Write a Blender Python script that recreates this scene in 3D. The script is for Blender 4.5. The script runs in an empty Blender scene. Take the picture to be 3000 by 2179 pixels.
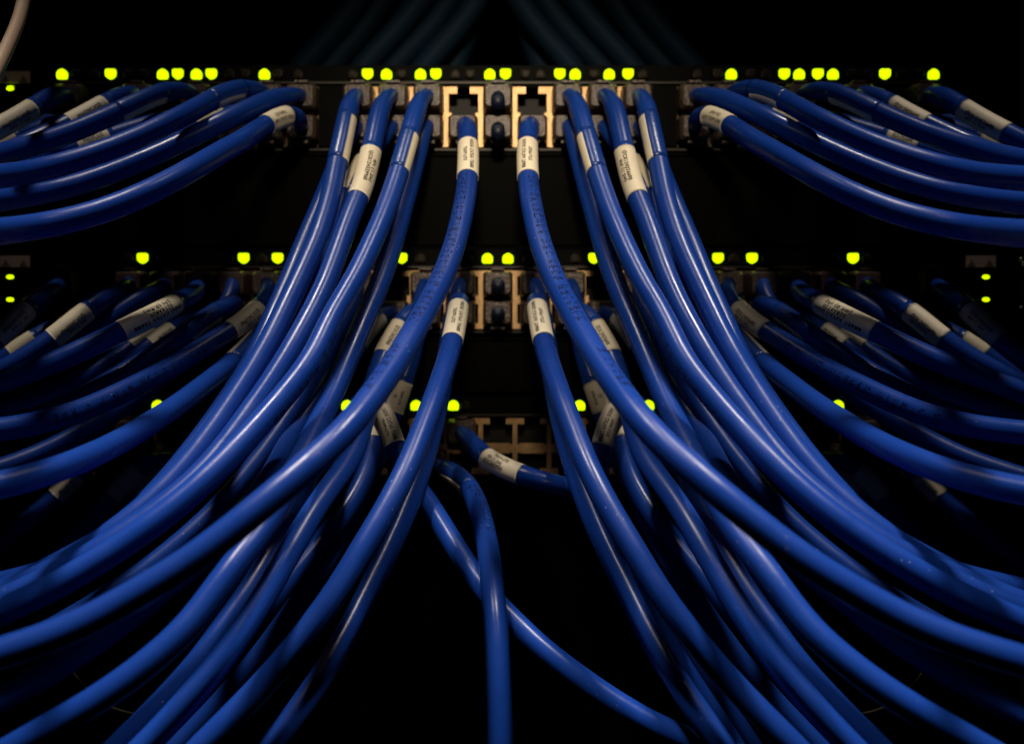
import bpy, math, random
from mathutils import Vector, noise

# ------------------------------------------------------------------ camera, world, light
SC = bpy.context.scene
COL = SC.collection
W_PX, H_PX = 3000.0, 2179.0
AXIS, HORIZ = 1458.5, 1089.5          # picture column / row straight ahead of the lens
FOCAL, SENSOR = 36.0, 36.0
F_PX = W_PX * FOCAL / SENSOR
FACE_SCALE = 7180.0                   # picture px per metre on the switch fronts
DIST = F_PX / FACE_SCALE              # camera to switch fronts, about 0.42 m
REACH = DIST / 580.3                  # metres towards the camera per unit of reach in the cable tables
R_CABLE = 0.00375

cam_d = bpy.data.cameras.new('camera')
cam = bpy.data.objects.new('camera', cam_d)
COL.objects.link(cam)
cam.location = (0, -DIST, 0)
cam.rotation_euler = (math.radians(90), 0, 0)
cam_d.lens, cam_d.sensor_width = FOCAL, SENSOR
cam_d.shift_x = (W_PX / 2 - AXIS) / W_PX
cam_d.clip_start, cam_d.clip_end = 0.01, 20
cam_d.dof.use_dof = True
cam_d.dof.focus_distance = DIST - 0.085
cam_d.dof.aperture_fstop = 9.0
SC.camera = cam

world = bpy.data.worlds.new('World')
SC.world = world
world.use_nodes = True
world.node_tree.nodes['Background'].inputs[0].default_value = (0.5, 0.6, 1.0, 1)
world.node_tree.nodes['Background'].inputs[1].default_value = 0.0002


def lamp(name, loc, target, size, power, color, size_y=None, spread=180):
    d = bpy.data.lights.new(name, 'AREA')
    d.energy, d.color, d.size = power, color, size
    if size_y:
        d.shape, d.size_y = 'RECTANGLE', size_y
    d.spread = math.radians(spread)
    o = bpy.data.objects.new(name, d)
    COL.objects.link(o)
    o.location = loc
    o.rotation_euler = (Vector(target) - Vector(loc)).to_track_quat('-Z', 'Y').to_euler()
    return o


for sx in (-1, 1):
    lamp('ceiling_lamp', (0.34 * sx, -0.34, 1.18), (0.066 * sx, -0.19, -0.07), 0.14, 0.335, (1.0, 0.90, 0.78), 0.07, 21)
lamp('front_fill', (0.0, -0.45, 0.22), (0, 0.0, 0.098), 0.04, 0.047, (1.0, 0.83, 0.60), 0.025, 30)
lamp('front_fill', (0.0, -0.45, 0.12), (0.002, 0.0, -0.034), 0.04, 0.0015, (1.0, 0.80, 0.54), 0.025, 26)  # added low-power front fill, only to brighten the lowest jacks
lamp('rear_fill', (0.0, 0.27, 0.60), (0, 0.13, 0.14), 0.08, 0.0028, (0.50, 0.75, 1.0), 0.03, 42)  # added unseen fill from behind, lifts the hanging cables out of black

vs = SC.view_settings
vs.view_transform, vs.look, vs.exposure, vs.gamma = 'Standard', 'None', 0.0, 1.0
vs.use_curve_mapping = False


# ------------------------------------------------------------------ helpers
def P(px, py, z):
    """point z units of reach in front of the switch fronts seen at picture position px, py"""
    d = DIST - z * REACH
    return Vector(((px - AXIS) * d / F_PX, -z * REACH, (HORIZ - py) * d / F_PX))


def FX(px):
    return (px - AXIS) / FACE_SCALE


def FZ(py):
    return (HORIZ - py) / FACE_SCALE


def empty(name, loc, label=None, cat=None, group=None):
    o = bpy.data.objects.new(name, None)
    o.empty_display_size = 0.01
    COL.objects.link(o)
    o.location = loc
    if label:
        o['label'] = label
    if cat:
        o['category'] = cat
    if group:
        o['group'] = group
    return o


def link(name, verts, faces, mats, parent=None, smooth=False, fm=None):
    me = bpy.data.meshes.new(name)
    off = parent_world(parent)
    me.from_pydata([tuple(Vector(v) - off) for v in verts], [], faces)
    for m in (mats if isinstance(mats, (list, tuple)) else [mats]):
        me.materials.append(m)
    if fm:
        me.polygons.foreach_set('material_index', fm)
    if smooth:
        me.polygons.foreach_set('use_smooth', [True] * len(me.polygons))
    me.update()
    o = bpy.data.objects.new(name, me)
    COL.objects.link(o)
    if parent:
        o.parent = parent
    return o


def parent_world(p):
    v = Vector((0, 0, 0))
    while p:
        v += p.location
        p = p.parent
    return v


def box(V, F, x0, x1, y0, y1, z0, z1):
    n = len(V)
    V += [(x0, y0, z0), (x1, y0, z0), (x1, y1, z0), (x0, y1, z0),
          (x0, y0, z1), (x1, y0, z1), (x1, y1, z1), (x0, y1, z1)]
    F += [(n, n+3, n+2, n+1), (n+4, n+5, n+6, n+7), (n, n+1, n+5, n+4),
          (n+1, n+2, n+6, n+5), (n+2, n+3, n+7, n+6), (n+3, n, n+4, n+7)]


def material(name, base, rough=0.5, metal=0.0, spec=0.5, emit=None, estr=0.0, bump=None, var=0.0, trans=0.0,
             rough_var=0.0, coat=0.0):
    m = bpy.data.materials.new(name)
    m.use_nodes = True
    nt = m.node_tree
    b = nt.nodes['Principled BSDF']
    b.inputs['Base Color'].default_value = (*base, 1)
    b.inputs['Roughness'].default_value = rough
    b.inputs['Metallic'].default_value = metal
    b.inputs['Specular IOR Level'].default_value = spec
    b.inputs['Transmission Weight'].default_value = trans
    b.inputs['Coat Weight'].default_value = coat
    b.inputs['Coat Roughness'].default_value = 0.12
    if emit:
        b.inputs['Emission Color'].default_value = (*emit, 1)
        b.inputs['Emission Strength'].default_value = estr
    tc = nt.nodes.new('ShaderNodeTexCoord')
    if var or rough_var:
        n = nt.nodes.new('ShaderNodeTexNoise')
        n.inputs['Scale'].default_value = 260
        n.inputs['Detail'].default_value = 6
        nt.links.new(tc.outputs['Object'], n.inputs['Vector'])
        if var:
            mx = nt.nodes.new('ShaderNodeMix')
            mx.data_type = 'RGBA'
            mx.inputs[6].default_value = (*[c * (1 - var) for c in base], 1)
            mx.inputs[7].default_value = (*[min(1, c * (1 + var)) for c in base], 1)
            nt.links.new(n.outputs['Fac'], mx.inputs[0])
            nt.links.new(mx.outputs[2], b.inputs['Base Color'])
        if rough_var:
            mr = nt.nodes.new('ShaderNodeMapRange')
            mr.inputs[1].default_value, mr.inputs[2].default_value = 0.3, 0.7
            mr.inputs[3].default_value, mr.inputs[4].default_value = rough - rough_var, rough + rough_var
            nt.links.new(n.outputs['Fac'], mr.inputs[0])
            nt.links.new(mr.outputs[0], b.inputs['Roughness'])
    if bump:
        sc, st, dist = bump
        n2 = nt.nodes.new('ShaderNodeTexNoise')
        n2.inputs['Scale'].default_value = sc
        n2.inputs['Detail'].default_value = 4
        nt.links.new(tc.outputs['Object'], n2.inputs['Vector'])
        bp = nt.nodes.new('ShaderNodeBump')
        bp.inputs['Strength'].default_value = st
        bp.inputs['Distance'].default_value = dist
        nt.links.new(n2.outputs['Fac'], bp.inputs['Height'])
        nt.links.new(bp.outputs['Normal'], b.inputs['Normal'])
    return m


def jacket_material():
    """blue PVC: soft sheen, a few pale dust specks and scuffs"""
    m = material('blue_pvc', (0.007, 0.050, 0.30), 0.28, spec=0.27, bump=(110, 0.12, 0.0012), rough_var=0.05)
    nt = m.node_tree
    b = nt.nodes['Principled BSDF']
    tc = [n for n in nt.nodes if n.type == 'TEX_COORD'][0]
    v = nt.nodes.new('ShaderNodeTexVoronoi')
    v.inputs['Scale'].default_value = 330
    nt.links.new(tc.outputs['Object'], v.inputs['Vector'])
    n = nt.nodes.new('ShaderNodeTexNoise')
    n.inputs['Scale'].default_value = 55
    n.inputs['Detail'].default_value = 5
    nt.links.new(tc.outputs['Object'], n.inputs['Vector'])
    mr = nt.nodes.new('ShaderNodeMapRange')
    mr.inputs[1].default_value, mr.inputs[2].default_value = 0.115, 0.075
    mr.inputs[3].default_value, mr.inputs[4].default_value = 0.0, 1.5
    nt.links.new(v.outputs['Distance'], mr.inputs[0])
    mr2 = nt.nodes.new('ShaderNodeMapRange')
    mr2.inputs[1].default_value, mr2.inputs[2].default_value = 0.52, 0.66
    mr2.inputs[3].default_value, mr2.inputs[4].default_value = 0.0, 0.45
    nt.links.new(n.outputs['Fac'], mr2.inputs[0])
    mul = nt.nodes.new('ShaderNodeMath')
    mul.operation = 'MULTIPLY'
    nt.links.new(mr.outputs[0], mul.inputs[0])
    nt.links.new(mr2.outputs[0], mul.inputs[1])
    mx = nt.nodes.new('ShaderNodeMix')
    mx.data_type = 'RGBA'
    oi = nt.nodes.new('ShaderNodeObjectInfo')
    shade = nt.nodes.new('ShaderNodeMix')
    shade.data_type = 'RGBA'
    shade.inputs[6].default_value = (0.006, 0.036, 0.235, 1)
    shade.inputs[7].default_value = (0.008, 0.050, 0.32, 1)
    nt.links.new(oi.outputs['Random'], shade.inputs[0])
    nt.links.new(shade.outputs[2], mx.inputs[6])
    # patches handled until they went dull
    n3 = nt.nodes.new('ShaderNodeTexNoise')
    n3.inputs['Scale'].default_value = 28
    n3.inputs['Detail'].default_value = 7
    n3.inputs['Roughness'].default_value = 0.7
    nt.links.new(tc.outputs['Object'], n3.inputs['Vector'])
    mr3 = nt.nodes.new('ShaderNodeMapRange')
    mr3.inputs[1].default_value, mr3.inputs[2].default_value = 0.35, 0.68
    mr3.inputs[3].default_value, mr3.inputs[4].default_value = 0.23, 0.44
    nt.links.new(n3.outputs['Fac'], mr3.inputs[0])
    nt.links.new(mr3.outputs[0], b.inputs['Roughness'])
    mx.inputs[7].default_value = (0.22, 0.25, 0.42, 1)
    nt.links.new(mul.outputs[0], mx.inputs[0])
    nt.links.new(mx.outputs[2], b.inputs['Base Color'])
    return m


M = {
    'jacket': jacket_material(),
    'wrap': material('clear_wrap_over_blue', (0.006, 0.044, 0.27), 0.30, bump=(300, 0.15, 0.0008)),
    'dimmed_blue': material('dimmed_blue_pvc', (0.010, 0.035, 0.07), 0.6, spec=0.2),  # blue darkened for the unlit hanging cables: shade put into the colour
    'boot': material('dark_boot', (0.002, 0.006, 0.022), 0.5),
    'label': material('label_paper', (0.84, 0.74, 0.54), 0.55, var=0.10, bump=(900, 0.15, 0.0004)),
    'ink': material('black_ink', (0.004, 0.003, 0.003), 0.85, spec=0.1),
    'plug': material('plug_plastic', (0.085, 0.056, 0.043), 0.35, var=0.6, bump=(700, 0.5, 0.001)),
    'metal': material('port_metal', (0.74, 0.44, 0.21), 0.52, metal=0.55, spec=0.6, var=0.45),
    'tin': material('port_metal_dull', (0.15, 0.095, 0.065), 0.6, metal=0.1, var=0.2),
    'cavity': material('port_cavity', (0.006, 0.005, 0.004), 0.7),
    'chassis': material('black_paint', (0.0016, 0.0016, 0.0014), 0.6, spec=0.05, bump=(1500, 0.2, 0.0004)),
    'panel': material('panel_paint', (0.0017, 0.0016, 0.001), 0.7, spec=0.05, bump=(1200, 0.3, 0.0004)),
    'lip': material('brass_lip', (0.016, 0.011, 0.004), 0.5, metal=0.3, var=0.3),
    'led': material('led_lit', (0.3, 0.4, 0.0), 0.8, spec=0.1, emit=(0.60, 1.0, 0.0), estr=1.6),
    'led_off': material('led_dark', (0.012, 0.008, 0.002), 0.5, var=0.4, spec=0.15),
    'beige': material('beige_pvc', (0.42, 0.29, 0.20), 0.5, var=0.12),
    'sticker': material('sticker', (0.55, 0.38, 0.26), 0.6, var=0.1),
    'sticker_mark': material('sticker_mark', (0.16, 0.11, 0.07), 0.6),
    'post': material('rack_post_paint', (0.012, 0.009, 0.006), 0.5, var=0.2),
    'chrome': material('chrome', (0.8, 0.75, 0.7), 0.15, metal=1.0),
    'back': material('back_wall_paint', (0.004, 0.004, 0.0045), 0.8, spec=0.1),
    'thread': material('thin_wire', (0.05, 0.042, 0.018), 0.6),
}

_glyph = {}


def text_geo(s):
    """flat text outline as triangles, normalised to x in 0..1 and cap height 1"""
    if s not in _glyph:
        c = bpy.data.curves.new('t', 'FONT')
        c.body = s
        c.space_character = 1.18
        c.resolution_u = 2
        c.offset = 0.034
        o = bpy.data.objects.new('t', c)
        COL.objects.link(o)
        me = o.evaluated_get(bpy.context.evaluated_depsgraph_get()).to_mesh()
        vs_ = [(v.co.x, v.co.y) for v in me.vertices]
        fs = [tuple(p.vertices) for p in me.polygons]
        bpy.data.objects.remove(o)
        bpy.data.curves.remove(c)
        x0, x1 = min(v[0] for v in vs_), max(v[0] for v in vs_)
        _glyph[s] = ([((v[0] - x0) / (x1 - x0), v[1] / 0.70) for v in vs_], fs)
    return _glyph[s]


def spline(pts, step=0.002, sigma=0.006):
    """centripetal Catmull-Rom through 3D points, resampled evenly and smoothed"""
    pts = [pts[0] + (pts[0] - pts[1])] + pts + [pts[-1] + (pts[-1] - pts[-2])]
    dense = []
    for i in range(1, len(pts) - 2):
        p0, p1, p2, p3 = pts[i-1:i+3]
        t0 = 0.0
        t1 = t0 + max((p1 - p0).length, 1e-6) ** .5
        t2 = t1 + max((p2 - p1).length, 1e-6) ** .5
        t3 = t2 + max((p3 - p2).length, 1e-6) ** .5
        for k in range(24):
            t = t1 + (t2 - t1) * k / 24
            a1 = p0 * ((t1-t)/(t1-t0)) + p1 * ((t-t0)/(t1-t0))
            a2 = p1 * ((t2-t)/(t2-t1)) + p2 * ((t-t1)/(t2-t1))
            a3 = p2 * ((t3-t)/(t3-t2)) + p3 * ((t-t2)/(t3-t2))
            b1 = a1 * ((t2-t)/(t2-t0)) + a2 * ((t-t0)/(t2-t0))
            b2 = a2 * ((t3-t)/(t3-t1)) + a3 * ((t-t1)/(t3-t1))
            dense.append(b1 * ((t2-t)/(t2-t1)) + b2 * ((t-t1)/(t2-t1)))
    dense.append(pts[-2])
    out, acc = [dense[0]], 0.0
    for a, b in zip(dense, dense[1:]):
        L = (b - a).length
        while L > 1e-9 and acc + L >= step:
            f = (step - acc) / L
            a = a.lerp(b, f)
            out.append(a)
            L = (b - a).length
            acc = 0.0
        acc += L
    n = len(out)
    k = max(1, int(3 * sigma / step))
    wts = [math.exp(-0.5 * (j * step / sigma) ** 2) for j in range(-k, k + 1)]
    sm = []
    for i in range(n):
        kk = min(k, i, n - 1 - i)
        s, w = Vector((0, 0, 0)), 0.0
        for j in range(-kk, kk + 1):
            g = wts[j + k]
            s += out[i + j] * g
            w += g
        sm.append(s / w)
    return sm


class Path:
    def __init__(self, pts, seed):
        self.p = spline(pts)
        n = len(self.p)
        self.t = [(self.p[min(i+1, n-1)] - self.p[max(i-1, 0)]).normalized() for i in range(n)]
        u = Vector((0, 0, 1)) if abs(self.t[0].z) < .9 else Vector((1, 0, 0))
        self.u = []
        for i in range(n):
            u = (u - self.t[i] * u.dot(self.t[i])).normalized()
            self.u.append(u.copy())
        self.seed = seed
        self.step = 0.002

    def rad(self, s, r):
        """the jacket swells a hair over the twisted pairs inside"""
        return r * (1 + 0.006 * noise.noise((s * 60, self.seed * 7.3, 0)) + 0.0015 * math.sin(s * 300 + self.seed))

    def at(self, s):
        x = max(0.0, min(len(self.p) - 1.001, s / self.step))
        i = int(x)
        f = x - i
        return self.p[i].lerp(self.p[i+1], f), self.t[i].lerp(self.t[i+1], f).normalized()

    def frame(self, s, m):
        p, t = self.at(s)
        v = Vector((0, -DIST, 0)) - p
        nrm = (v - t * v.dot(t)).normalized()
        return p, t, nrm, t.cross(nrm) * m

    def near(self, px, py):
        best, bi = 1e9, 0
        for i, p in enumerate(self.p):
            d = DIST + p.y
            e = (AXIS + p.x * F_PX / d - px) ** 2 + (HORIZ - p.z * F_PX / d - py) ** 2
            if e < best:
                best, bi = e, i
        return bi * self.step


def tube(path, r, parent, name, mat, taper=0.0, s0=None, s1=None, seg=22, dr=0.0):
    V, F = [], []
    n = len(path.p)
    i0 = 0 if s0 is None else int(s0 / path.step)
    i1 = n - 1 if s1 is None else min(n - 1, int(s1 / path.step))
    for c, i in enumerate(range(i0, i1 + 1)):
        s = i * path.step
        rr = path.rad(s, r) + dr
        if taper and s < taper:
            rr *= 0.62 + 0.38 * (s / taper)
        w = path.t[i].cross(path.u[i])
        for k in range(seg):
            a = 2 * math.pi * k / seg
            V.append(path.p[i] + (path.u[i] * math.cos(a) + w * math.sin(a)) * rr)
        if c:
            b = (c - 1) * seg
            for k in range(seg):
                k2 = (k + 1) % seg
                F.append((b + k, b + k2, b + seg + k2, b + seg + k))
    F.append(tuple(range(seg))[::-1])
    F.append(tuple(range(len(V) - seg, len(V))))
    return link(name, V, F, mat, parent, True)


def patch(path, s0, s1, phi, half, m, r, dr, parent, name, mat):
    """a sheet wrapped part of the way round the cable, with its own thickness"""
    V, F = [], []
    ns, na = max(2, int((s1 - s0) / 0.001)), 20
    for layer in (dr, 0.00001):
        for i in range(ns + 1):
            s = s0 + (s1 - s0) * i / ns
            p, t, nrm, b = path.frame(s, m)
            for k in range(na + 1):
                a = phi + half * (2 * k / na - 1)
                V.append(p + (nrm * math.cos(a) + b * math.sin(a)) * (path.rad(s, r) + layer))
    L = (ns + 1) * (na + 1)
    flip = m > 0
    for lay in (0, 1):
        for i in range(ns):
            for k in range(na):
                q = [lay*L + i*(na+1)+k, lay*L + i*(na+1)+k+1, lay*L + (i+1)*(na+1)+k+1, lay*L + (i+1)*(na+1)+k]
                F.append(tuple(q if (flip == (lay == 0)) else q[::-1]))
    for i in range(ns):
        for k in (0, na):
            a, b2 = i*(na+1)+k, (i+1)*(na+1)+k
            F.append((a, b2, b2 + L, a + L))
    for k in range(na):
        for i in (0, ns):
            a, b2 = i*(na+1)+k, i*(na+1)+k+1
            F.append((a, b2, b2 + L, a + L))
    return link(name, V, F, mat, parent, True)


def wrap_text(path, s0, s1, lines, phi0, m, r, dr, parent):
    V, F = [], []
    for (txt, f0, fl, off, h) in lines:
        g, fs = text_geo(txt)
        n = len(V)
        for (x, y) in g:
            s = s0 + (s1 - s0) * (f0 + fl * x)
            p, t, nrm, b = path.frame(s, m)
            a = phi0 + (off + (y - 0.5) * h) / 1000.0 / r
            V.append(p + (nrm * math.cos(a) + b * math.sin(a)) * (path.rad(s, r) + dr))
        F += [tuple(n + i for i in f) for f in fs]
    return link('printed_text', V, F, M['ink'], parent)


def dot_print(path, s0, s1, phi, m, r, parent, rnd):
    """worn dot-matrix marking printed along the jacket"""
    V, F = [], []
    s = s0
    while s < s1:
        if rnd.random() < 0.16:
            s += 0.0022
            continue
        glyph = [[rnd.random() < 0.45 for _ in range(6)] for _ in range(4)]
        if rnd.random() < 0.5:
            glyph[0] = [True] * 6
        if rnd.random() < 0.4:
            for g in glyph:
                g[rnd.choice((0, 3, 5))] = True
        for c in range(4):
            for q in range(6):
                if glyph[c][q] and rnd.random() < 0.86:
                    sc = s + c * 0.0005
                    a0 = phi + (q - 2.5) * 0.00060 / r
                    p, t, nrm, b = path.frame(sc, m)
                    rr = path.rad(sc, r) + 0.00005
                    n = len(V)
                    for ds, da in ((-1, -1), (1, -1), (1, 1), (-1, 1)):
                        a = a0 + da * 0.00017 / r
                        V.append(p + t * (ds * 0.00022) + (nrm * math.cos(a) + b * math.sin(a)) * rr)
                    F.append((n, n+1, n+2, n+3))
        s += 0.0030
    if V:
        link('jacket_marking', V, F, M['ink'], parent)


def plug_part(parent, x, z, down):
    V, F = [], []
    hw, hh = 0.0060, 0.0051
    fr = -0.0105
    # body with a stepped, chamfered nose towards the cable
    rings = [(0.009, hw, hh), (-0.006, hw, hh), (-0.0085, hw * .97, hh * .95), (fr, hw * .80, hh * .80)]
    for y, a, b in rings:
        c = 0.0009
        V += [(x-a+c, y, z-b), (x+a-c, y, z-b), (x+a, y, z-b+c), (x+a, y, z+b-c),
              (x+a-c, y, z+b), (x-a+c, y, z+b), (x-a, y, z+b-c), (x-a, y, z-b+c)]
    for k in range(len(rings) - 1):
        for j in range(8):
            j2 = (j + 1) % 8
            F.append((k*8+j, k*8+8+j, k*8+8+j2, k*8+j2))
    F.append(tuple(range(8)))
    F.append(tuple(range(len(V)-8, len(V)))[::-1])
    o = link('plug', V, F, M['plug'], parent)
    V, F = [], []
    sgn = -1 if down else 1
    for k in range(5):
        y = 0.004 - k * 0.0032
        zz = z + sgn * (hh - 0.0004 + 0.0002 * k)
        for xx in (x - 0.0026, x + 0.0026):
            V += [(xx, y, zz), (xx, y, zz + sgn * 0.0009)]
    for k in range(4):
        a = k * 4
        F += [(a, a+4, a+6, a+2), (a+1, a+3, a+7, a+5), (a, a+1, a+5, a+4), (a+2, a+6, a+7, a+3)]
    F += [(0, 2, 3, 1), (16, 17, 19, 18)]
    link('latch', V, F, M['plug'], o)


GIG = [('10GIG CAT6A T568B', .07, .86, 1.25, 1.25), ('TRIPP-LITE', .30, .42, -1.05, 1.15)]
LEN = [('4Ft (1.2m)', .26, .46, 1.75, 1.30), ('QC0124329960', .12, .62, -.15, 1.30)]
SER = [('QC0124329960', .18, .64, .1, 1.35), ('4Ft (1.2m)', .22, .46, 1.9, 1.2)]
BIG = [('3Ft (0.9m)', .20, .46, -1.95, 1.35), ('02T4A820', .22, .40, -.1, 1.35), ('10GIG CAT6A T568B', .05, .84, 1.7, 1.25)]
D3T = [('TRIPP-LITE', .30, .40, 2.7, 1.2), ('4Ft (1.2m)', .18, .42, 1.0, 1.25), ('QC0124329960', .14, .52, -.75, 1.35)]
FLA = [('10GIG CAT6A T568B', .16, .80, 1.0, 1.35), ('TRIPP-LITE', .40, .42, -1.1, 1.0)]
FLB = [('TRIPP-LITE', .28, .46, 1.0, 1.0), ('UL', .46, .12, -1.0, 1.2)]

_seed = [0]


def cable(desc, port, pts, labels=(), prints=(), m=1, mirror=True, group='blue network cables', plug=True, r=R_CABLE,
          name='network_cable', mat='jacket', taper=0.026, cat='cable'):
    for side in ((1, -1) if mirror else (0,)):
        _seed[0] += 1
        rnd = random.Random(_seed[0])
        sx = (lambda x: 2 * AXIS - x) if side == -1 else (lambda x: x)
        mm = m * (-1 if side == -1 else 1)
        pp = []
        if port:
            X, Z = FX(sx(port[0])), FZ(port[1])
            pp += [Vector((X, -0.004, Z)), Vector((X, -0.012, Z))]
        pp += [P(sx(a), b, z) for a, b, z in pts]
        words = {1: ('right', 'left'), -1: ('left', 'right'), 0: ('', '')}[side]
        root = empty(name, pp[0], desc.replace('{s}', words[0]).replace('{o}', words[1]), cat, group)
        path = Path(pp, _seed[0])
        tube(path, r, root, 'jacket', M[mat], taper)
        if port and plug:
            plug_part(root, FX(sx(port[0])), FZ(port[1]), port[2])
        for (x0, y0, x1, y1, phi, half, lines) in labels:
            s0, s1 = path.near(sx(x0), y0), path.near(sx(x1), y1)
            if s1 - s0 < 0.003:
                s1 = s0 + 0.008
            tube(path, r, root, 'clear_wrap', M['wrap'], 0, s0 - 0.0005, s1 + 0.0005, 22, 0.00010)
            lab = patch(path, s0, s1, math.radians(phi), math.radians(half), mm, r, 0.00020, root, 'paper_label', M['label'])
            if lines:
                wrap_text(path, s0, s1, lines, math.radians(phi if half < 100 else 0), mm, r, 0.00026, lab)
        for (x0, y0, x1, y1, phi) in prints:
            dot_print(path, path.near(sx(x0), y0), path.near(sx(x1), y1), math.radians(phi), mm, r, root, rnd)


# ------------------------------------------------------------------ the rack: back wall, panels, switches
def face_box(V, F, x0, x1, y0, y1, zf, zb):
    """box on the rack front: picture px for x and y, millimetres for front (towards camera) and back"""
    box(V, F, FX(x0), FX(x1), -zf / 1000, -zb / 1000, FZ(y1), FZ(y0))


V, F = [], []
box(V, F, -0.6, 0.6, 0.34, 0.36, -0.5, 0.6)
o = link('back_wall', V, F, M['back'])
o['kind'] = 'structure'

for (y0, y1, txt) in ((447, 717, 'matt black blank panel between the upper and middle switches'),
                      (987, 1146, 'matt black blank panel between the middle and lower switches'),
                      (1424, 2700, 'tall dark olive blank panel filling the rack below the lowest switch')):
    V, F = [], []
    face_box(V, F, -60, 2977, y0, y1, -2, -5)
    # rolled edges
    face_box(V, F, -60, 2977, y0, y0 + 8, -0.5, -2)
    if y1 < 2000:
        face_box(V, F, -60, 2977, y1 - 8, y1, -0.5, -2)
    o = link('blank_panel', V, F, M['panel'])
    o['label'], o['category'], o['group'] = txt, 'panel', 'blank panels of the rack'

CENTRE = [AXIS + 100.5 * k for k in range(-4, 5)]
SIDE = [2023 + 98.5 * k for k in range(8)]
SIDEL = [2 * AXIS - x for x in SIDE]


def port_mesh(pitch, top, bar, flange_w, flange_h, h, metal):
    """one jack: side walls, flanges that leave the latch notch, dark inside (metres, origin at centre)"""
    hw = pitch / 2 / FACE_SCALE - 0.00004
    hh = h / 2 / FACE_SCALE
    w = 6.3 / FACE_SCALE
    fw, fh, bb = flange_w / FACE_SCALE, flange_h / FACE_SCALE, bar / FACE_SCALE
    V, F = [], []
    yb = 0.012
    sg = 1 if top else -1
    def bx(x0, x1, a0, a1, y0=0.0, y1=yb):
        z0, z1 = sorted((a0 * sg, a1 * sg))
        box(V, F, x0, x1, y0, y1, z0, z1)
    bx(-hw, -hw + w, -hh, hh)
    bx(hw - w, hw, -hh, hh)
    bx(-hw + w, -hw + w + fw, hh - fh, hh, 0, 0.0012)
    bx(hw - w - fw, hw - w, hh - fh, hh, 0, 0.0012)
    # small contact shoulders at the inner edge of the jack
    bx(-hw + w, -hw + w + 0.0012, -hh, -hh + 0.0017, 0, 0.002)
    bx(hw - w - 0.0012, hw - w, -hh, -hh + 0.0017, 0, 0.002)
    if bar > 0:
        bx(-hw + w + 0.0012, hw - w - 0.0012, -hh, -hh + bb, 0.0003, 0.002)
    fm = [0] * len(F)
    box(V, F, -hw + w, hw - w, 0.0105, 0.0115, -hh, hh)
    fm += [1] * (len(F) - len(fm))
    me = bpy.data.meshes.new('ethernet_port')
    me.from_pydata(V, [], F)
    me.materials.append(M[metal])
    me.materials.append(M['cavity'])
    me.polygons.foreach_set('material_index', fm)
    me.update()
    return me


def led_mesh(kind):
    """small domed lens: arrow up, arrow down or oval"""
    if kind == 'oval':
        pts = [(0.00225 * math.cos(a), 0.00128 * math.copysign(abs(math.sin(a)) ** .8, math.sin(a)))
               for a in [2 * math.pi * k / 28 for k in range(28)]]
    else:
        base = [(-2.45, -1.5), (-2.2, -2.05), (-1.7, -2.3), (1.7, -2.3), (2.2, -2.05), (2.45, -1.5), (2.45, 0.2), (2.25, 0.9), (1.75, 1.5), (1.05, 2.0), (0.4, 2.3),
                (-0.4, 2.3), (-1.05, 2.0), (-1.75, 1.5), (-2.25, 0.9), (-2.45, 0.2)]
        s = 1 if kind == 'up' else -1
        pts = [(x * .00089, s * y * .00089) for x, y in base]
        if s < 0:
            pts = pts[::-1]
    n = len(pts)
    V, F = [], []
    for f, y in ((1.0, 0.001), (1.0, -0.0003), (0.86, -0.0007), (0.5, -0.0009)):
        V += [(x * f, y, z * f) for x, z in pts]
    for k in range(3):
        for j in range(n):
            j2 = (j + 1) % n
            F.append((k*n + j, k*n + j2, k*n + n + j2, k*n + n + j))
    F.append(tuple(range(3*n, 4*n)))
    return V, F


LEDM = {}
for kind in ('up', 'down', 'oval'):
    for st in ('led', 'led_off'):
        V, F = led_mesh(kind)
        me = bpy.data.meshes.new('indicator_light')
        me.from_pydata(V, [], F)
        me.materials.append(M[st])
        me.update()
        LEDM[kind, st] = me


def inst(name, me, parent, x, y, z):
    o = bpy.data.objects.new(name, me)
    COL.objects.link(o)
    o.parent = parent
    o.location = Vector((x, y, z)) - parent.location
    return o


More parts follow.
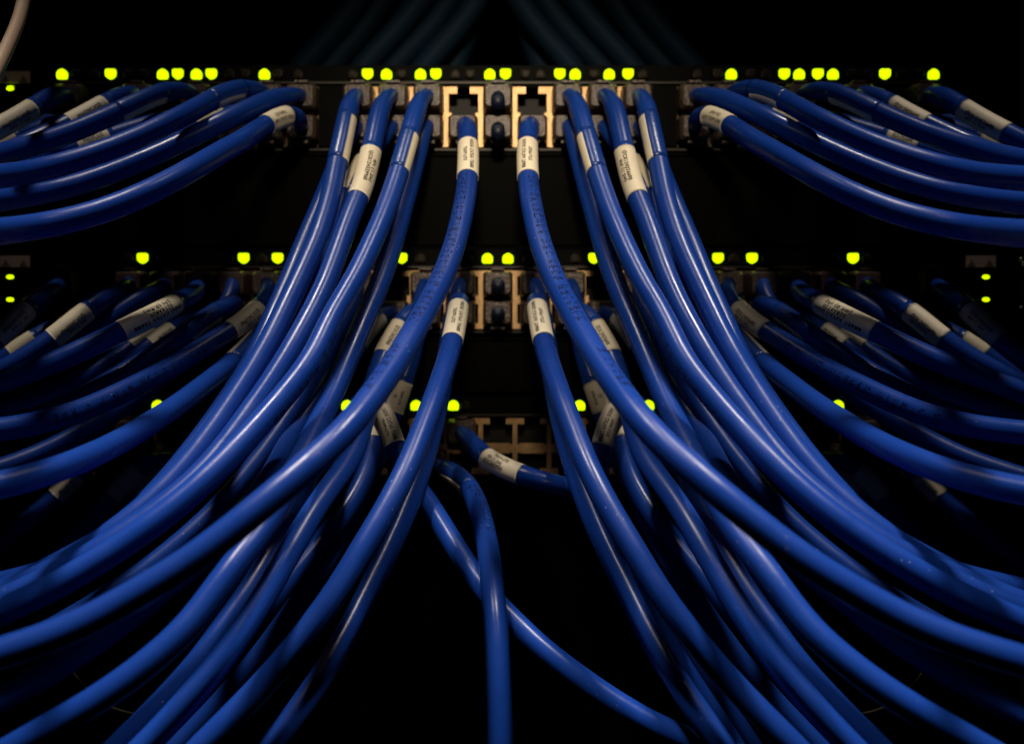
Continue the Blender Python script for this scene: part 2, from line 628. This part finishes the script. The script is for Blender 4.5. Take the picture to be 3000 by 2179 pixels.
def switch(txt, led_y, p_top, p_mid0, p_mid1, p_bot, bar, fl, lit, dark, ovals, stickers):
    root = empty('network_switch', (0, 0, FZ(p_bot + 20)), txt, 'network switch', 'network switches stacked in the rack')
    top = led_y - 26
    V, F = [], []
    # body behind the jacks, then the front plate in strips round the three jack blocks
    face_box(V, F, -20, 2937, top, p_bot + 16, -13, -60)
    face_box(V, F, -20, 2937, top, p_top, -0.3, -12.9)
    face_box(V, F, -20, 2937, p_bot, p_bot + 16, -0.3, -12.9)
    for a, b in ((-20, SIDEL[-1] - 49.5), (SIDEL[0] + 49.5, CENTRE[0] - 50.5), (CENTRE[-1] + 50.5, SIDE[0] - 49.5),
                 (SIDE[-1] + 49.5, 2937)):
        face_box(V, F, a - 9 if a > 0 else a, b + 9 if b < 2900 else b, p_top + 1, p_bot - 1, 1.0, 0.05)
        face_box(V, F, a, b, p_top, p_bot, -0.3, -12.9)
    link('chassis', V, F, M['chassis'], root)
    V, F = [], []
    face_box(V, F, 160, 2757, p_top - 13, p_top - 7, 1.2, -0.3)
    face_box(V, F, 160, 2757, p_bot + 6, p_bot + 12, 1.0, -0.3)
    link('trim_strip', V, F, M['lip'], root)
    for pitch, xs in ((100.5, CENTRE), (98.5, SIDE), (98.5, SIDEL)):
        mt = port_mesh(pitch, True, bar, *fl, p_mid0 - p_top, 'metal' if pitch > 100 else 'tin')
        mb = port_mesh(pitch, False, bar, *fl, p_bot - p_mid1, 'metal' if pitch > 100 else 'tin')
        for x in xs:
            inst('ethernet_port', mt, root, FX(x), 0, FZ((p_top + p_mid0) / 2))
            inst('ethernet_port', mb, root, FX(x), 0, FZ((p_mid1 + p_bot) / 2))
    for (x, k) in lit:
        o = inst('indicator_light', LEDM[k, 'led'], root, FX(x), -0.0002, FZ(led_y))
        o['label'] = 'lit yellow-green indicator light'
    for (x, k) in dark:
        o = inst('indicator_light', LEDM[k, 'led_off'], root, FX(x), -0.0002, FZ(led_y))
        o['label'] = 'unlit brown indicator light'
    for (x, y) in ovals:
        o = inst('status_light', LEDM['oval', 'led'], root, FX(x), -0.0002, FZ(y))
        o['label'] = 'lit oval status light'
    for x0 in stickers:
        V, F = [], []
        face_box(V, F, x0, x0 + 88, led_y - 8, led_y + 26, 0.2, -0.3)
        s = link('sticker', V, F, M['sticker'], root)
        V, F = [], []
        for cx in (x0 + 17, x0 + 69):
            n = len(V)
            V += [(FX(cx - 13), -0.00026, FZ(led_y + 25)), (FX(cx + 13), -0.00026, FZ(led_y + 25)), (FX(cx), -0.00026, FZ(led_y + 3))]
            F.append((n, n + 1, n + 2))
        link('printed_arrow', V, F, M['sticker_mark'], s)
    return root


def both(lst):
    fl = {'up': 'up', 'down': 'down'}
    return lst + [(2 * AXIS - x, fl[k]) for x, k in lst]


lit1 = [(1435, 'up'), (1481, 'down')] + both([(1640, 'down'), (1685, 'up'), (1784.5, 'up'), (1840, 'down'), (2142, 'up'), (2297.5, 'down'),
        (2341, 'up'), (2396, 'down'), (2440, 'up'), (2592.6, 'down'), (2734.7, 'up')])
drk1 = both([(1540, 'down'), (1583, 'up'), (1741, 'down'), (1884, 'up'), (2043, 'up'), (2101, 'down'), (2199, 'down'), (2241, 'up'),
             (2495, 'down'), (2539, 'up'), (2639, 'up'), (2691, 'down')])
switch('top network switch with the longest row of lit yellow-green lights over bright metal jacks', 218, 255, 343, 343, 431, 0,
       (25, 20), lit1, drk1, [(33, 262)], [0])
lit2 = [(1428, 'up'), (1488, 'up')] + both([(1740, 'down'), (2103.5, 'down'), (2203, 'down'), (2499, 'down')])
drk2 = both([(1547, 'up'), (1684, 'up'), (2148, 'up'), (2247, 'up'), (2442, 'down'), (2540, 'up')])
switch('middle network switch with two oval lights at each end and crowded clear plugs', 757, 793, 878, 878, 963, 0,
       (24, 16), lit2, drk2, [(33, 812), (33, 878), (2885, 812), (2885, 878)], [0, 2829])
lit3 = [(1328, 'up')] + both([(1698, 'up'), (1900, 'up'), (2455, 'up')])
drk3 = [(1365, 'up')] + both([(2307, 'up'), (2150, 'down')])
switch('lowest network switch with empty brown jacks showing in its middle', 1187, 1225, 1313, 1313, 1389, 15,
       (20, 17), lit3, drk3, [], [])

# rack post at the right edge of the picture, with two bright screw heads
root = empty('rack_post', (FX(3010), 0, FZ(2300)), 'dark brown vertical rack post with chrome screws at the right edge', 'rack post')
V, F = [], []
face_box(V, F, 2978, 3140, -200, 2700, 3, -30)
face_box(V, F, 3010, 3140, 690, 1400, 14, 3)
link('upright', V, F, M['post'], root)
for (x, y) in ((2979, 763), (2989, 779), (2980, 905)):
    V, F = [], []
    c = Vector((FX(x), -0.0032, FZ(y)))
    for k, (rr, yy) in enumerate(((0.0011, 0), (0.0010, -0.0006), (0.0005, -0.0010))):
        V += [c + Vector((rr * math.cos(a), yy, rr * math.sin(a))) for a in [2 * math.pi * j / 14 for j in range(14)]]
    for k in range(2):
        for j in range(14):
            F.append((k*14+j, k*14+(j+1) % 14, k*14+14+(j+1) % 14, k*14+14+j))
    F.append(tuple(range(28, 42)))
    link('screw', V, F, M['chrome'], root, True)

# ------------------------------------------------------------------ the cables
T1, B1 = 299, 387          # jack rows of the top switch
T2, B2 = 836, 920
T3, B3 = 1262, 1352
C = {k: AXIS + 100.5 * k for k in range(-4, 5)}
S = {k: 2023 + 98.5 * k for k in range(8)}

# --- top switch, middle block
cable('frontmost blue cable swooping from the {s} inner top-switch jack, dotted print below its label',
      (C[1], B1, True),
      [(1550, 364, 32), (1546, 400, 47), (1545, 470, 60), (1548, 540, 74), (1557, 600, 88), (1582, 709, 108), (1623, 819, 128),
       (1680, 928, 150), (1750, 1050, 175), (1825, 1159, 195), (1908, 1265, 212), (2000, 1352, 222), (2089, 1428, 230),
       (2218, 1535, 236), (2355, 1640, 240), (2519, 1740, 242), (2700, 1838, 245), (2864, 1896, 247), (3000, 1937, 248), (3160, 1985, 250)],
      [(1545, 426, 1548, 526, 0, 125, GIG)], [(1547, 536, 1700, 960, -28), (1740, 1040, 1830, 1170, -50)])
cable('blue cable from the top jack beside the empty one, {s}, narrow label edge showing',
      (C[2], T1, False),
      [(1684, 290, 28), (1699, 330, 40), (1718, 396, 52), (1747, 497, 66), (1776, 587, 78), (1826, 709, 96), (1884, 829, 112),
       (1949, 938, 126), (2000, 1050, 140), (2088, 1164, 152), (2184, 1273, 164), (2263, 1355, 174), (2351, 1440, 182),
       (2440, 1512, 188), (2537, 1582, 192), (2673, 1670, 196), (2810, 1744, 198), (2946, 1804, 200), (3000, 1824, 200), (3150, 1880, 200)],
      [(1712, 405, 1746, 508, 82, 62, None)], [(1960, 985, 2140, 1225, 62)])
cable('shaded blue cable tucked behind the narrow-label cable on the {s}, emerging low',
      (C[2], B1, True),
      [(1672, 372, 24), (1690, 430, 30), (1709, 510, 36), (1733, 600, 44), (1763, 709, 52), (1799, 819, 64), (1846, 928, 78),
       (1892, 1037, 94), (1944, 1159, 114), (1985, 1246, 130), (2028, 1328, 146), (2090, 1450, 166), (2153, 1555, 182), (2246, 1672, 196),
       (2325, 1782, 204), (2366, 1838, 208), (2482, 1940, 214), (2619, 2040, 218), (2755, 2120, 220), (2864, 2182, 220), (3000, 2260, 220)])
cable('dusty blue cable with a full serial-number label, third jack column on the {s}',
      (C[3], T1, False),
      [(1786, 286, 28), (1806, 330, 40), (1820, 396, 50), (1833, 460, 58), (1858, 560, 68), (1877, 600, 74), (1918, 709, 88), (1957, 819, 102),
       (2009, 928, 116), (2054, 1010, 126), (2114, 1109, 136), (2191, 1219, 147), (2272, 1328, 158), (2340, 1405, 166), (2430, 1480, 173),
       (2520, 1545, 178), (2600, 1598, 182), (2700, 1655, 184), (2820, 1718, 186), (2960, 1780, 186), (3120, 1840, 186)],
      [(1824, 447, 1858, 585, 5, 98, LEN)])
cable('blue cable almost hidden behind the {s} serial-number cable, shaded label peeping out',
      (C[3], B1, True),
      [(1776, 380, 22), (1815, 425, 30), (1868, 500, 38), (1896, 565, 44), (1925, 640, 50), (1962, 740, 58), (2008, 850, 68),
       (2060, 950, 80), (2120, 1050, 92), (2190, 1150, 104), (2270, 1260, 116), (2360, 1370, 128), (2460, 1470, 140), (2580, 1560, 150),
       (2720, 1640, 158), (2860, 1710, 160), (3000, 1770, 160), (3150, 1830, 160)],
      [(1850, 470, 1896, 570, -60, 45, None)])
cable('blue cable with a slim label edge, outer end of the {s} middle jack block',
      (C[4], T1, False),
      [(1884, 288, 28), (1897, 325, 40), (1910, 396, 52), (1926, 460, 60), (1946, 570, 72), (1957, 610, 76), (1990, 709, 88), (2039, 819, 101),
       (2091, 928, 114), (2135, 1018, 124), (2190, 1109, 133), (2261, 1219, 144), (2340, 1328, 155), (2435, 1437, 165), (2530, 1520, 172),
       (2640, 1600, 176), (2750, 1667, 178), (2864, 1720, 178), (3000, 1770, 176), (3140, 1815, 174)],
      [(1899, 352, 1928, 470, 80, 60, None)])
cable('outermost blue cable of the {s} middle block, bending flat near the picture edge',
      (C[4], B1, True),
      [(1884, 375, 22), (1912, 440, 32), (1944, 520, 42), (1980, 610, 54), (2023, 709, 68), (2067, 819, 82), (2116, 928, 96),
       (2160, 1030, 108), (2205, 1109, 116), (2278, 1219, 128), (2358, 1328, 139), (2449, 1437, 149), (2540, 1525, 155), (2640, 1605, 158),
       (2740, 1660, 156), (2864, 1698, 150), (3000, 1728, 145), (3150, 1755, 140)])
# the paired centre plugs
for y, dn, w in ((T1, False, 'upper'), (B1, True, 'lower')):
    cable('clear plug with dark blue boot, %s of the stacked pair, centre of top switch' % w,
          (AXIS, y, dn), [(AXIS, y - 3, 17), (AXIS + 0.5, y - 1, 20), (AXIS + 1, y + 2, 24)], (), (), 1, False,
          'stub plugs in the centre column', True, 0.0028, 'plug_stub', 'boot', 0.01, 'plug')
for y, dn, w in ((T2, False, 'upper'), (B2, True, 'lower')):
    cable('clear plug with dark blue boot, %s of the stacked pair, centre of middle switch' % w,
          (AXIS, y, dn), [(AXIS, y - 2, 17), (AXIS + 0.5, y, 20), (AXIS + 1, y + 2, 24)], (), (), 1, False,
          'stub plugs in the centre column', True, 0.0028, 'plug_stub', 'boot', 0.01, 'plug')

# --- middle switch, middle block
cable('blue cable falling steeply under a cream category label, {s} inner middle-switch jack',
      (C[1] + 8, B2, True),
      [(1570, 880, 30), (1572, 880, 42), (1576, 915, 52), (1584, 960, 62), (1594, 1010, 74), (1605, 1050, 84), (1642, 1159, 108), (1683, 1268, 126),
       (1727, 1378, 142), (1788, 1495, 154), (1868, 1628, 164), (1935, 1740, 170), (2008, 1838, 175), (2096, 1948, 180), (2197, 2057, 184),
       (2317, 2176, 188), (2440, 2290, 190)],
      [(1575, 904, 1592, 1002, 0, 125, GIG)])
cable('dim blue cable running just behind the {s} steep cable beside the dark gap',
      (C[1] + 8, T2, False),
      [(1574, 850, 22), (1584, 905, 28), (1598, 980, 36), (1612, 1070, 46), (1632, 1180, 60), (1660, 1300, 76), (1694, 1409, 90),
       (1736, 1519, 102), (1786, 1628, 114), (1841, 1737, 126), (1890, 1838, 138), (1953, 1948, 152), (2028, 2060, 164), (2108, 2170, 170),
       (2200, 2290, 172)])
cable('blue cable whose cream serial label leans out from behind the {s} frontmost cable',
      (C[2] + 8, B2, True),
      [(1692, 890, 24), (1722, 920, 30), (1745, 955, 34), (1770, 995, 40), (1793, 1037, 46), (1815, 1100, 56), (1850, 1225, 80),
       (1886, 1337, 104), (1930, 1400, 117), (1988, 1480, 132), (2051, 1585, 148), (2090, 1655, 156), (2140, 1740, 164), (2199, 1838, 172), (2281, 1948, 180),
       (2374, 2057, 186), (2475, 2166, 190), (2580, 2270, 192)],
      [(1742, 949, 1793, 1037, -10, 80, SER)])
cable('shadowed blue cable with a thin warm highlight, low in the {s} bundle',
      (C[3], B2, True),
      [(1790, 915, 22), (1840, 960, 30), (1893, 1050, 42), (1950, 1160, 58), (1988, 1280, 80), (2020, 1400, 102), (2072, 1530, 126), (2128, 1640, 143),
       (2190, 1740, 154), (2262, 1838, 163), (2340, 1948, 172), (2440, 2057, 178), (2546, 2166, 182), (2660, 2270, 184)],
      [(1805, 928, 1868, 1005, 60, 70, None)])
cable('dark unlabelled blue cable in the shade between the two {s} bundles',
      (C[4], B2, True),
      [(1868, 930, 18), (1905, 1010, 22), (1958, 1110, 30), (2020, 1210, 44), (2080, 1310, 66), (2142, 1425, 102), (2219, 1520, 120), (2330, 1640, 140),
       (2464, 1748, 154), (2600, 1855, 164), (2750, 1955, 172), (2900, 2045, 178), (3050, 2130, 182), (3160, 2190, 184)])
cable('dark blue cable half buried under the {s} bundle, only a faint sheen',
      (C[4], T2, False),
      [(1872, 860, 20), (1915, 950, 26), (1975, 1070, 36), (2060, 1210, 52), (2160, 1350, 68), (2290, 1500, 84), (2450, 1640, 98), (2640, 1770, 110),
       (2820, 1870, 118), (3000, 1950, 122), (3150, 2010, 124)])
cable('blue cable with a faded label dropping behind the {s} frontmost cable',
      (C[2] + 8, T2, False),
      [(1682, 862, 20), (1694, 950, 24), (1712, 1050, 28), (1732, 1110, 31), (1752, 1165, 33), (1772, 1230, 34), (1800, 1310, 38), (1838, 1400, 46),
       (1885, 1500, 58), (1945, 1610, 70), (2020, 1730, 82), (2110, 1860, 92), (2220, 2000, 100), (2340, 2130, 104), (2440, 2230, 106)],
      [(1736, 1120, 1768, 1212, 0, 85, FLB)])
# crossing cable with the big readable label (right one ends behind the steep cable; left one runs on to the lower right)
cable('blue cable with a half-shaded category label slanting inwards, behind the right steep cable',
      (C[4], T3, False),
      [(1850, 1235, 24), (1835, 1190, 36), (1812, 1180, 46), (1793, 1208, 52), (1776, 1252, 57), (1764, 1296, 60), (1755, 1345, 61), (1752, 1400, 60),
       (1762, 1470, 60), (1795, 1570, 62), (1850, 1690, 66), (1920, 1820, 70), (2010, 1970, 72), (2110, 2120, 74), (2180, 2230, 74)],
      [(1796, 1200, 1762, 1306, 0, 120, FLA)], (), 1, False)
cable('blue cable with a half-shaded label on the left, crossing to the lower right',
      (2 * AXIS - C[4], T3, False),
      [(1067, 1235, 24), (1082, 1190, 36), (1105, 1180, 46), (1124, 1208, 52), (1141, 1252, 57), (1153, 1296, 60), (1168, 1342, 62), (1205, 1405, 68),
       (1258, 1478, 80), (1308, 1560, 94), (1351, 1628, 104), (1395, 1696, 114), (1450, 1765, 122), (1516, 1832, 130), (1582, 1895, 136),
       (1678, 1970, 142), (1773, 2038, 147), (1882, 2105, 151), (1992, 2157, 154), (2100, 2195, 156), (2250, 2240, 158)],
      [(1121, 1200, 1155, 1306, 0, 120, FLA)], (), -1, False)
cable('dark blue cable with a shaded label stub, under the {s} half-shaded label',
      (C[4], B3, True),
      [(1846, 1330, 20), (1826, 1280, 30), (1817, 1235, 40), (1817, 1262, 46), (1822, 1323, 50), (1848, 1400, 58), (1900, 1491, 70), (1965, 1573, 82), (2045, 1665, 96),
       (2130, 1770, 110), (2240, 1885, 122), (2360, 2000, 132), (2490, 2110, 138), (2620, 2210, 142)],
      [(1817, 1225, 1821, 1284, 0, 110, FLB)])

# --- lowest switch, the three strands in the dark gap (not repeated on the other side)
cable('bright blue cable dropping straight down the centre of the dark gap',
      (1268, B3, True),
      [(1285, 1366, 22), (1318, 1380, 34), (1352, 1402, 46), (1384, 1442, 60), (1406, 1500, 78), (1421, 1560, 96), (1431, 1614, 110), (1438, 1669, 122), (1445, 1750, 136),
       (1454, 1838, 146), (1459, 1948, 154), (1464, 2057, 159), (1466, 2179, 163), (1466, 2320, 166)],
      [(1318, 1380, 1378, 1432, -95, 55, None)], [(1404, 1470, 1432, 1585, 38), (1392, 1446, 1400, 1462, 20)], -1, False)
cable('short blue cable bending right across the empty brown jacks, cream length label',
      (C[-1] - 6, T3, False),
      [(1369, 1277, 26), (1396, 1314, 38), (1430, 1346, 48), (1478, 1371, 57), (1525, 1391, 63), (1564, 1404, 67), (1618, 1418, 69), (1668, 1428, 66),
       (1720, 1450, 62), (1775, 1500, 56), (1835, 1590, 54), (1900, 1710, 54), (1975, 1840, 54), (2070, 1990, 54), (2180, 2150, 54), (2240, 2240, 54)],
      [(1430, 1346, 1525, 1391, 0, 118, D3T)], (), -1, False)

# --- top switch, side blocks
cable('lowest glossy blue cable sweeping to the {s} edge from the top switch',
      (S[0], B1, True),
      [(2034, 350, 28), (2058, 333, 38), (2088, 340, 46), (2146, 372, 58), (2200, 408, 86), (2282, 454, 108), (2364, 502, 126), (2446, 546, 139),
       (2540, 590, 148), (2646, 628, 156), (2755, 655, 164), (2864, 672, 176), (3000, 685, 208), (3180, 696, 255)],
      [(2080, 338, 2142, 370, -8, 95, GIG)])
cable('shaded unlabelled blue cable between the two glossy ones at the upper {s} edge',
      (S[0], T1, False),
      [(2050, 280, 24), (2105, 284, 36), (2173, 314, 48), (2255, 352, 62), (2337, 394, 66), (2419, 434, 72), (2500, 470, 78), (2580, 502, 85), (2673, 536, 93),
       (2810, 570, 104), (3000, 596, 132), (3180, 606, 160)])
cable('glossy blue cable with the longest white highlight at the upper {s} edge',
      (S[1], T1, False),
      [(2145, 272, 24), (2190, 258, 36), (2240, 266, 46), (2290, 290, 56), (2340, 318, 68), (2400, 349, 82), (2509, 402, 95), (2618, 445, 105), (2728, 480, 114),
       (2837, 506, 126), (3000, 524, 162), (3180, 534, 205)],
      [(2215, 259, 2300, 296, 85, 58, [('QC0124329960', .2, .6, 0, 1.3)])])
cable('blue cable mostly covered by the {s} long-highlight cable, pale label edge underneath',
      (S[1], B1, True),
      [(2150, 350, 22), (2210, 330, 32), (2280, 342, 40), (2335, 368, 46), (2400, 400, 54), (2480, 440, 64), (2580, 482, 78), (2700, 522, 92), (2850, 556, 106), (3000, 576, 116), (3160, 590, 124)],
      [(2262, 338, 2345, 374, -20, 80, None)])
cable('blue cable with slim label and broken white glint, above the {s} long-highlight cable',
      (S[3] + 10, T1, False),
      [(2360, 268, 22), (2400, 262, 32), (2446, 272, 40), (2509, 300, 50), (2591, 338, 60), (2673, 375, 69), (2782, 414, 80), (2892, 446, 94), (3000, 472, 118), (3160, 500, 145)],
      [(2450, 274, 2578, 333, 85, 55, [('QC0124329960', .2, .55, 0, 1.3)])])
cable('blue cable with a sliver of dark label under the {s} broken-glint cable',
      (S[3], B1, True),
      [(2330, 352, 22), (2400, 348, 30), (2500, 372, 38), (2590, 402, 46), (2654, 422, 52), (2750, 452, 60), (2900, 496, 72), (3050, 530, 82), (3160, 550, 90)],
      [(2600, 405, 2690, 434, -30, 80, SER)])
cable('blue cable with a sloping cream serial label high in the {s} top-switch block',
      (S[5] - 20, T1, False),
      [(2520, 270, 22), (2564, 280, 32), (2608, 306, 40), (2660, 336, 46), (2720, 367, 52), (2790, 400, 60), (2880, 440, 68), (2990, 490, 76), (3140, 550, 84)],
      [(2608, 306, 2716, 365, -15, 70, SER)])
cable('highest outermost labelled blue cable of the top switch, running off the {s} edge',
      (S[7] - 20, T1, False),
      [(2722, 275, 24), (2765, 280, 36), (2818, 318, 48), (2880, 354, 56), (2945, 389, 64), (3000, 416, 72), (3150, 480, 90)],
      [(2818, 318, 2945, 389, 5, 82, SER)])
cable('dim blue cable low in the {s} top-switch corner, plain shaded label',
      (S[5], B1, True),
      [(2545, 352, 20), (2640, 350, 26), (2760, 368, 32), (2850, 400, 36), (2920, 435, 38), (3000, 480, 40), (3140, 550, 42)],
      [(2862, 405, 2918, 434, 0, 100, None)])
cable('dim blue cable behind the {s} outermost top-switch cable, printed label mostly covered',
      (S[7], B1, True),
      [(2740, 352, 20), (2820, 360, 26), (2900, 400, 32), (2960, 434, 36), (3010, 462, 38), (3140, 530, 42)],
      [(2925, 413, 3000, 456, 0, 100, SER)])

# --- middle switch, side blocks
cable('blue cable with worn dotted print and cream serial label, {s} middle-switch block',
      (S[1], T2, False),
      [(2120, 850, 22), (2135, 875, 30), (2165, 913, 38), (2200, 940, 44), (2236, 965, 50), (2310, 1012, 62), (2392, 1063, 76), (2474, 1107, 90), (2560, 1150, 103), (2640, 1188, 114), (2728, 1219, 125),
       (2837, 1247, 137), (3000, 1268, 150), (3160, 1278, 160)],
      [(2160, 910, 2240, 968, 5, 90, SER)], [(2290, 1000, 2780, 1230, 8)])
cable('lowest front blue cable of the {s} middle-switch block, label along its upper edge',
      (S[1], B2, True),
      [(2120, 930, 22), (2138, 958, 32), (2170, 995, 42), (2228, 1056, 58), (2310, 1122, 84), (2400, 1190, 112), (2474, 1238, 132), (2560, 1290, 152), (2660, 1339, 172),
       (2760, 1378, 188), (2870, 1410, 200), (3000, 1438, 212), (3160, 1462, 224)],
      [(2150, 973, 2236, 1064, -95, 45, None)])
cable('blue cable with a needle-thin highlight and a tapered label strip, {s} middle-switch block',
      (S[2], B2, True),
      [(2210, 880, 24), (2255, 897, 36), (2323, 940, 50), (2370, 976, 58), (2427, 1016, 66), (2509, 1066, 76), (2591, 1117, 84), (2673, 1164, 90), (2780, 1212, 94), (2900, 1250, 96), (3050, 1280, 98), (3160, 1300, 100)],
      [(2285, 914, 2376, 980, 92, 48, None)])
cable('blue cable under the largest three-line label on the {s} side, middle switch',
      (S[3], T2, False),
      [(2335, 850, 30), (2375, 872, 50), (2416, 897, 66), (2480, 930, 80), (2553, 966, 90), (2600, 990, 94), (2655, 1016, 97), (2755, 1060, 102), (2880, 1106, 106), (3000, 1150, 110), (3150, 1200, 86)],
      [(2412, 895, 2556, 968, 5, 112, BIG)])
cable('dim blue cable running parallel below the {s} three-line label cable',
      (S[4], B2, True),
      [(2425, 930, 20), (2455, 955, 28), (2500, 1000, 36), (2560, 1045, 42), (2640, 1092, 48), (2755, 1148, 54), (2880, 1190, 58), (3000, 1222, 60), (3150, 1260, 62)],
      [(2478, 978, 2524, 1018, 0, 90, None)])
cable('blue cable with a squat shaded label, wedged under the {s} three-line label',
      (S[3], B2, True),
      [(2345, 925, 20), (2395, 952, 30), (2449, 992, 38), (2500, 1034, 44), (2570, 1090, 46), (2660, 1146, 48), (2780, 1196, 50), (2920, 1240, 52), (3100, 1285, 54)],
      [(2418, 968, 2478, 1016, 0, 100, LEN)])
cable('dim blue cable with a faint serial label, one in from the {s} oval lights',
      (S[5], T2, False),
      [(2545, 845, 26), (2600, 868, 40), (2668, 914, 50), (2715, 953, 56), (2763, 993, 60), (2830, 1040, 64), (2920, 1090, 68), (3030, 1135, 70), (3150, 1180, 72)],
      [(2666, 912, 2766, 996, 5, 95, SER)])
cable('dim blue cable with a faint serial label beside the oval lights on the {s}',
      (S[7], T2, False),
      [(2745, 845, 26), (2790, 868, 40), (2843, 912, 50), (2885, 954, 56), (2927, 996, 60), (2985, 1042, 64), (3060, 1095, 68), (3150, 1150, 70)],
      [(2838, 907, 2928, 997, -5, 95, SER)])
cable('very dim blue cable with a shaded label between the two faint-label cables, {s} corner',
      (S[6], B2, True),
      [(2690, 935, 22), (2760, 962, 28), (2830, 1000, 34), (2890, 1044, 38), (2960, 1090, 42), (3060, 1140, 46), (3160, 1190, 48)],
      [(2820, 994, 2888, 1042, 0, 90, None)])

cable('dark blue cable slipping between the lowest front cable and dotted-print cable, {s} side',
      (S[2], T2, False),
      [(2228, 862, 20), (2285, 930, 28), (2380, 1050, 36), (2500, 1152, 46), (2640, 1245, 58), (2800, 1330, 70), (3000, 1400, 82), (3160, 1445, 90)])
cable('dark unlabelled blue cable passing behind the {s} three-line label cable',
      (S[4], T2, False),
      [(2430, 845, 20), (2475, 858, 28), (2530, 890, 34), (2600, 940, 40), (2680, 995, 44), (2790, 1050, 48), (2900, 1092, 50), (3020, 1128, 52), (3160, 1170, 54)])

# --- lowest switch, side blocks, deep in shade
cable('near-black cable with a ghostly label just past the bundle, lowest switch, {s}',
      (S[4], B3, True),
      [(2440, 1330, 17), (2475, 1340, 17), (2520, 1385, 19), (2575, 1440, 22), (2640, 1520, 25), (2720, 1600, 28), (2830, 1680, 31), (2980, 1760, 34), (3140, 1830, 35)],
      [(2525, 1354, 2590, 1448, 0, 95, None)])
cable('near-black cable with the middle ghostly label under the low front cable, lowest switch, {s}',
      (S[5], T3, False),
      [(2540, 1262, 17), (2600, 1300, 15), (2680, 1380, 17), (2750, 1450, 19), (2830, 1520, 27), (2930, 1600, 29), (3050, 1680, 31), (3150, 1740, 33)],
      [(2690, 1390, 2758, 1456, 0, 95, SER)])
cable('near-black cable with a ghostly label squeezed against the bundle, lowest switch, {s}',
      (S[2], B3, True),
      [(2240, 1345, 17), (2330, 1350, 17), (2420, 1376, 17), (2480, 1420, 18), (2560, 1500, 20), (2660, 1590, 23), (2780, 1670, 25), (2940, 1740, 26), (3140, 1810, 27)],
      [(2440, 1385, 2508, 1445, 0, 90, None)])

# --- other strands
cable('thick beige cable bending across the top left corner', None,
      [(80, -140, 40), (76, -60, 52), (70, 0, 66), (53, 66, 84), (25, 132, 102), (0, 185, 116), (-30, 250, 128)], (), (), 1, False,
      None, False, 0.0023, 'beige_cable', 'beige', 0)
cable('hair-thin yellowish wire loop hanging in the dark low on the {s}', None,
      [(2760, 1880, 40), (2706, 1966, 44), (2664, 2018, 46), (2625, 2056, 47), (2590, 2076, 48), (2550, 2088, 48), (2510, 2093, 48), (2450, 2092, 46)], (), (), 1, True,
      'thin wire loops', False, 0.00035, 'thin_wire', 'thread', 0, 'wire')

hang = [((1480, -60), (1560, 60), (1700, 230), 150), ((1560, -60), (1640, 60), (1790, 230), 165), ((1640, -60), (1740, 70), (1880, 230), 150),
        ((1760, -60), (1850, 80), (1975, 230), 170), ((1830, -60), (1930, 80), (2060, 230), 155), ((1505, -60), (1545, 90), (1600, 230), 180),
        ((2480, -60), (2455, 70), (2425, 230), 160), ((2600, -60), (2590, 60), (2555, 230), 150), ((2670, -60), (2672, 80), (2660, 230), 165),
        ((2740, -60), (2750, 80), (2745, 230), 155)]
names = ['innermost crossing strand', 'second crossing strand from centre', 'third crossing strand from centre',
         'fourth crossing strand from centre', 'outermost crossing strand', 'almost upright strand by the centre line',
         'inward-leaning strand far out', 'slightly leaning strand far out', 'upright strand far out', 'outermost upright strand']
for (a, b, c, z), nm in zip(hang, names):
    cable('{s}-hand dark cable hanging behind the top switch, ' + nm, None,
          [(*a, -z), (*b, -z - 4), (*c, -z), (c[0] + 40, c[1] + 110, -z + 5)], (), (), 1, True, 'dark cables hanging behind the top switch', False,
          0.0058, 'hanging_cable', 'dimmed_blue', 0)
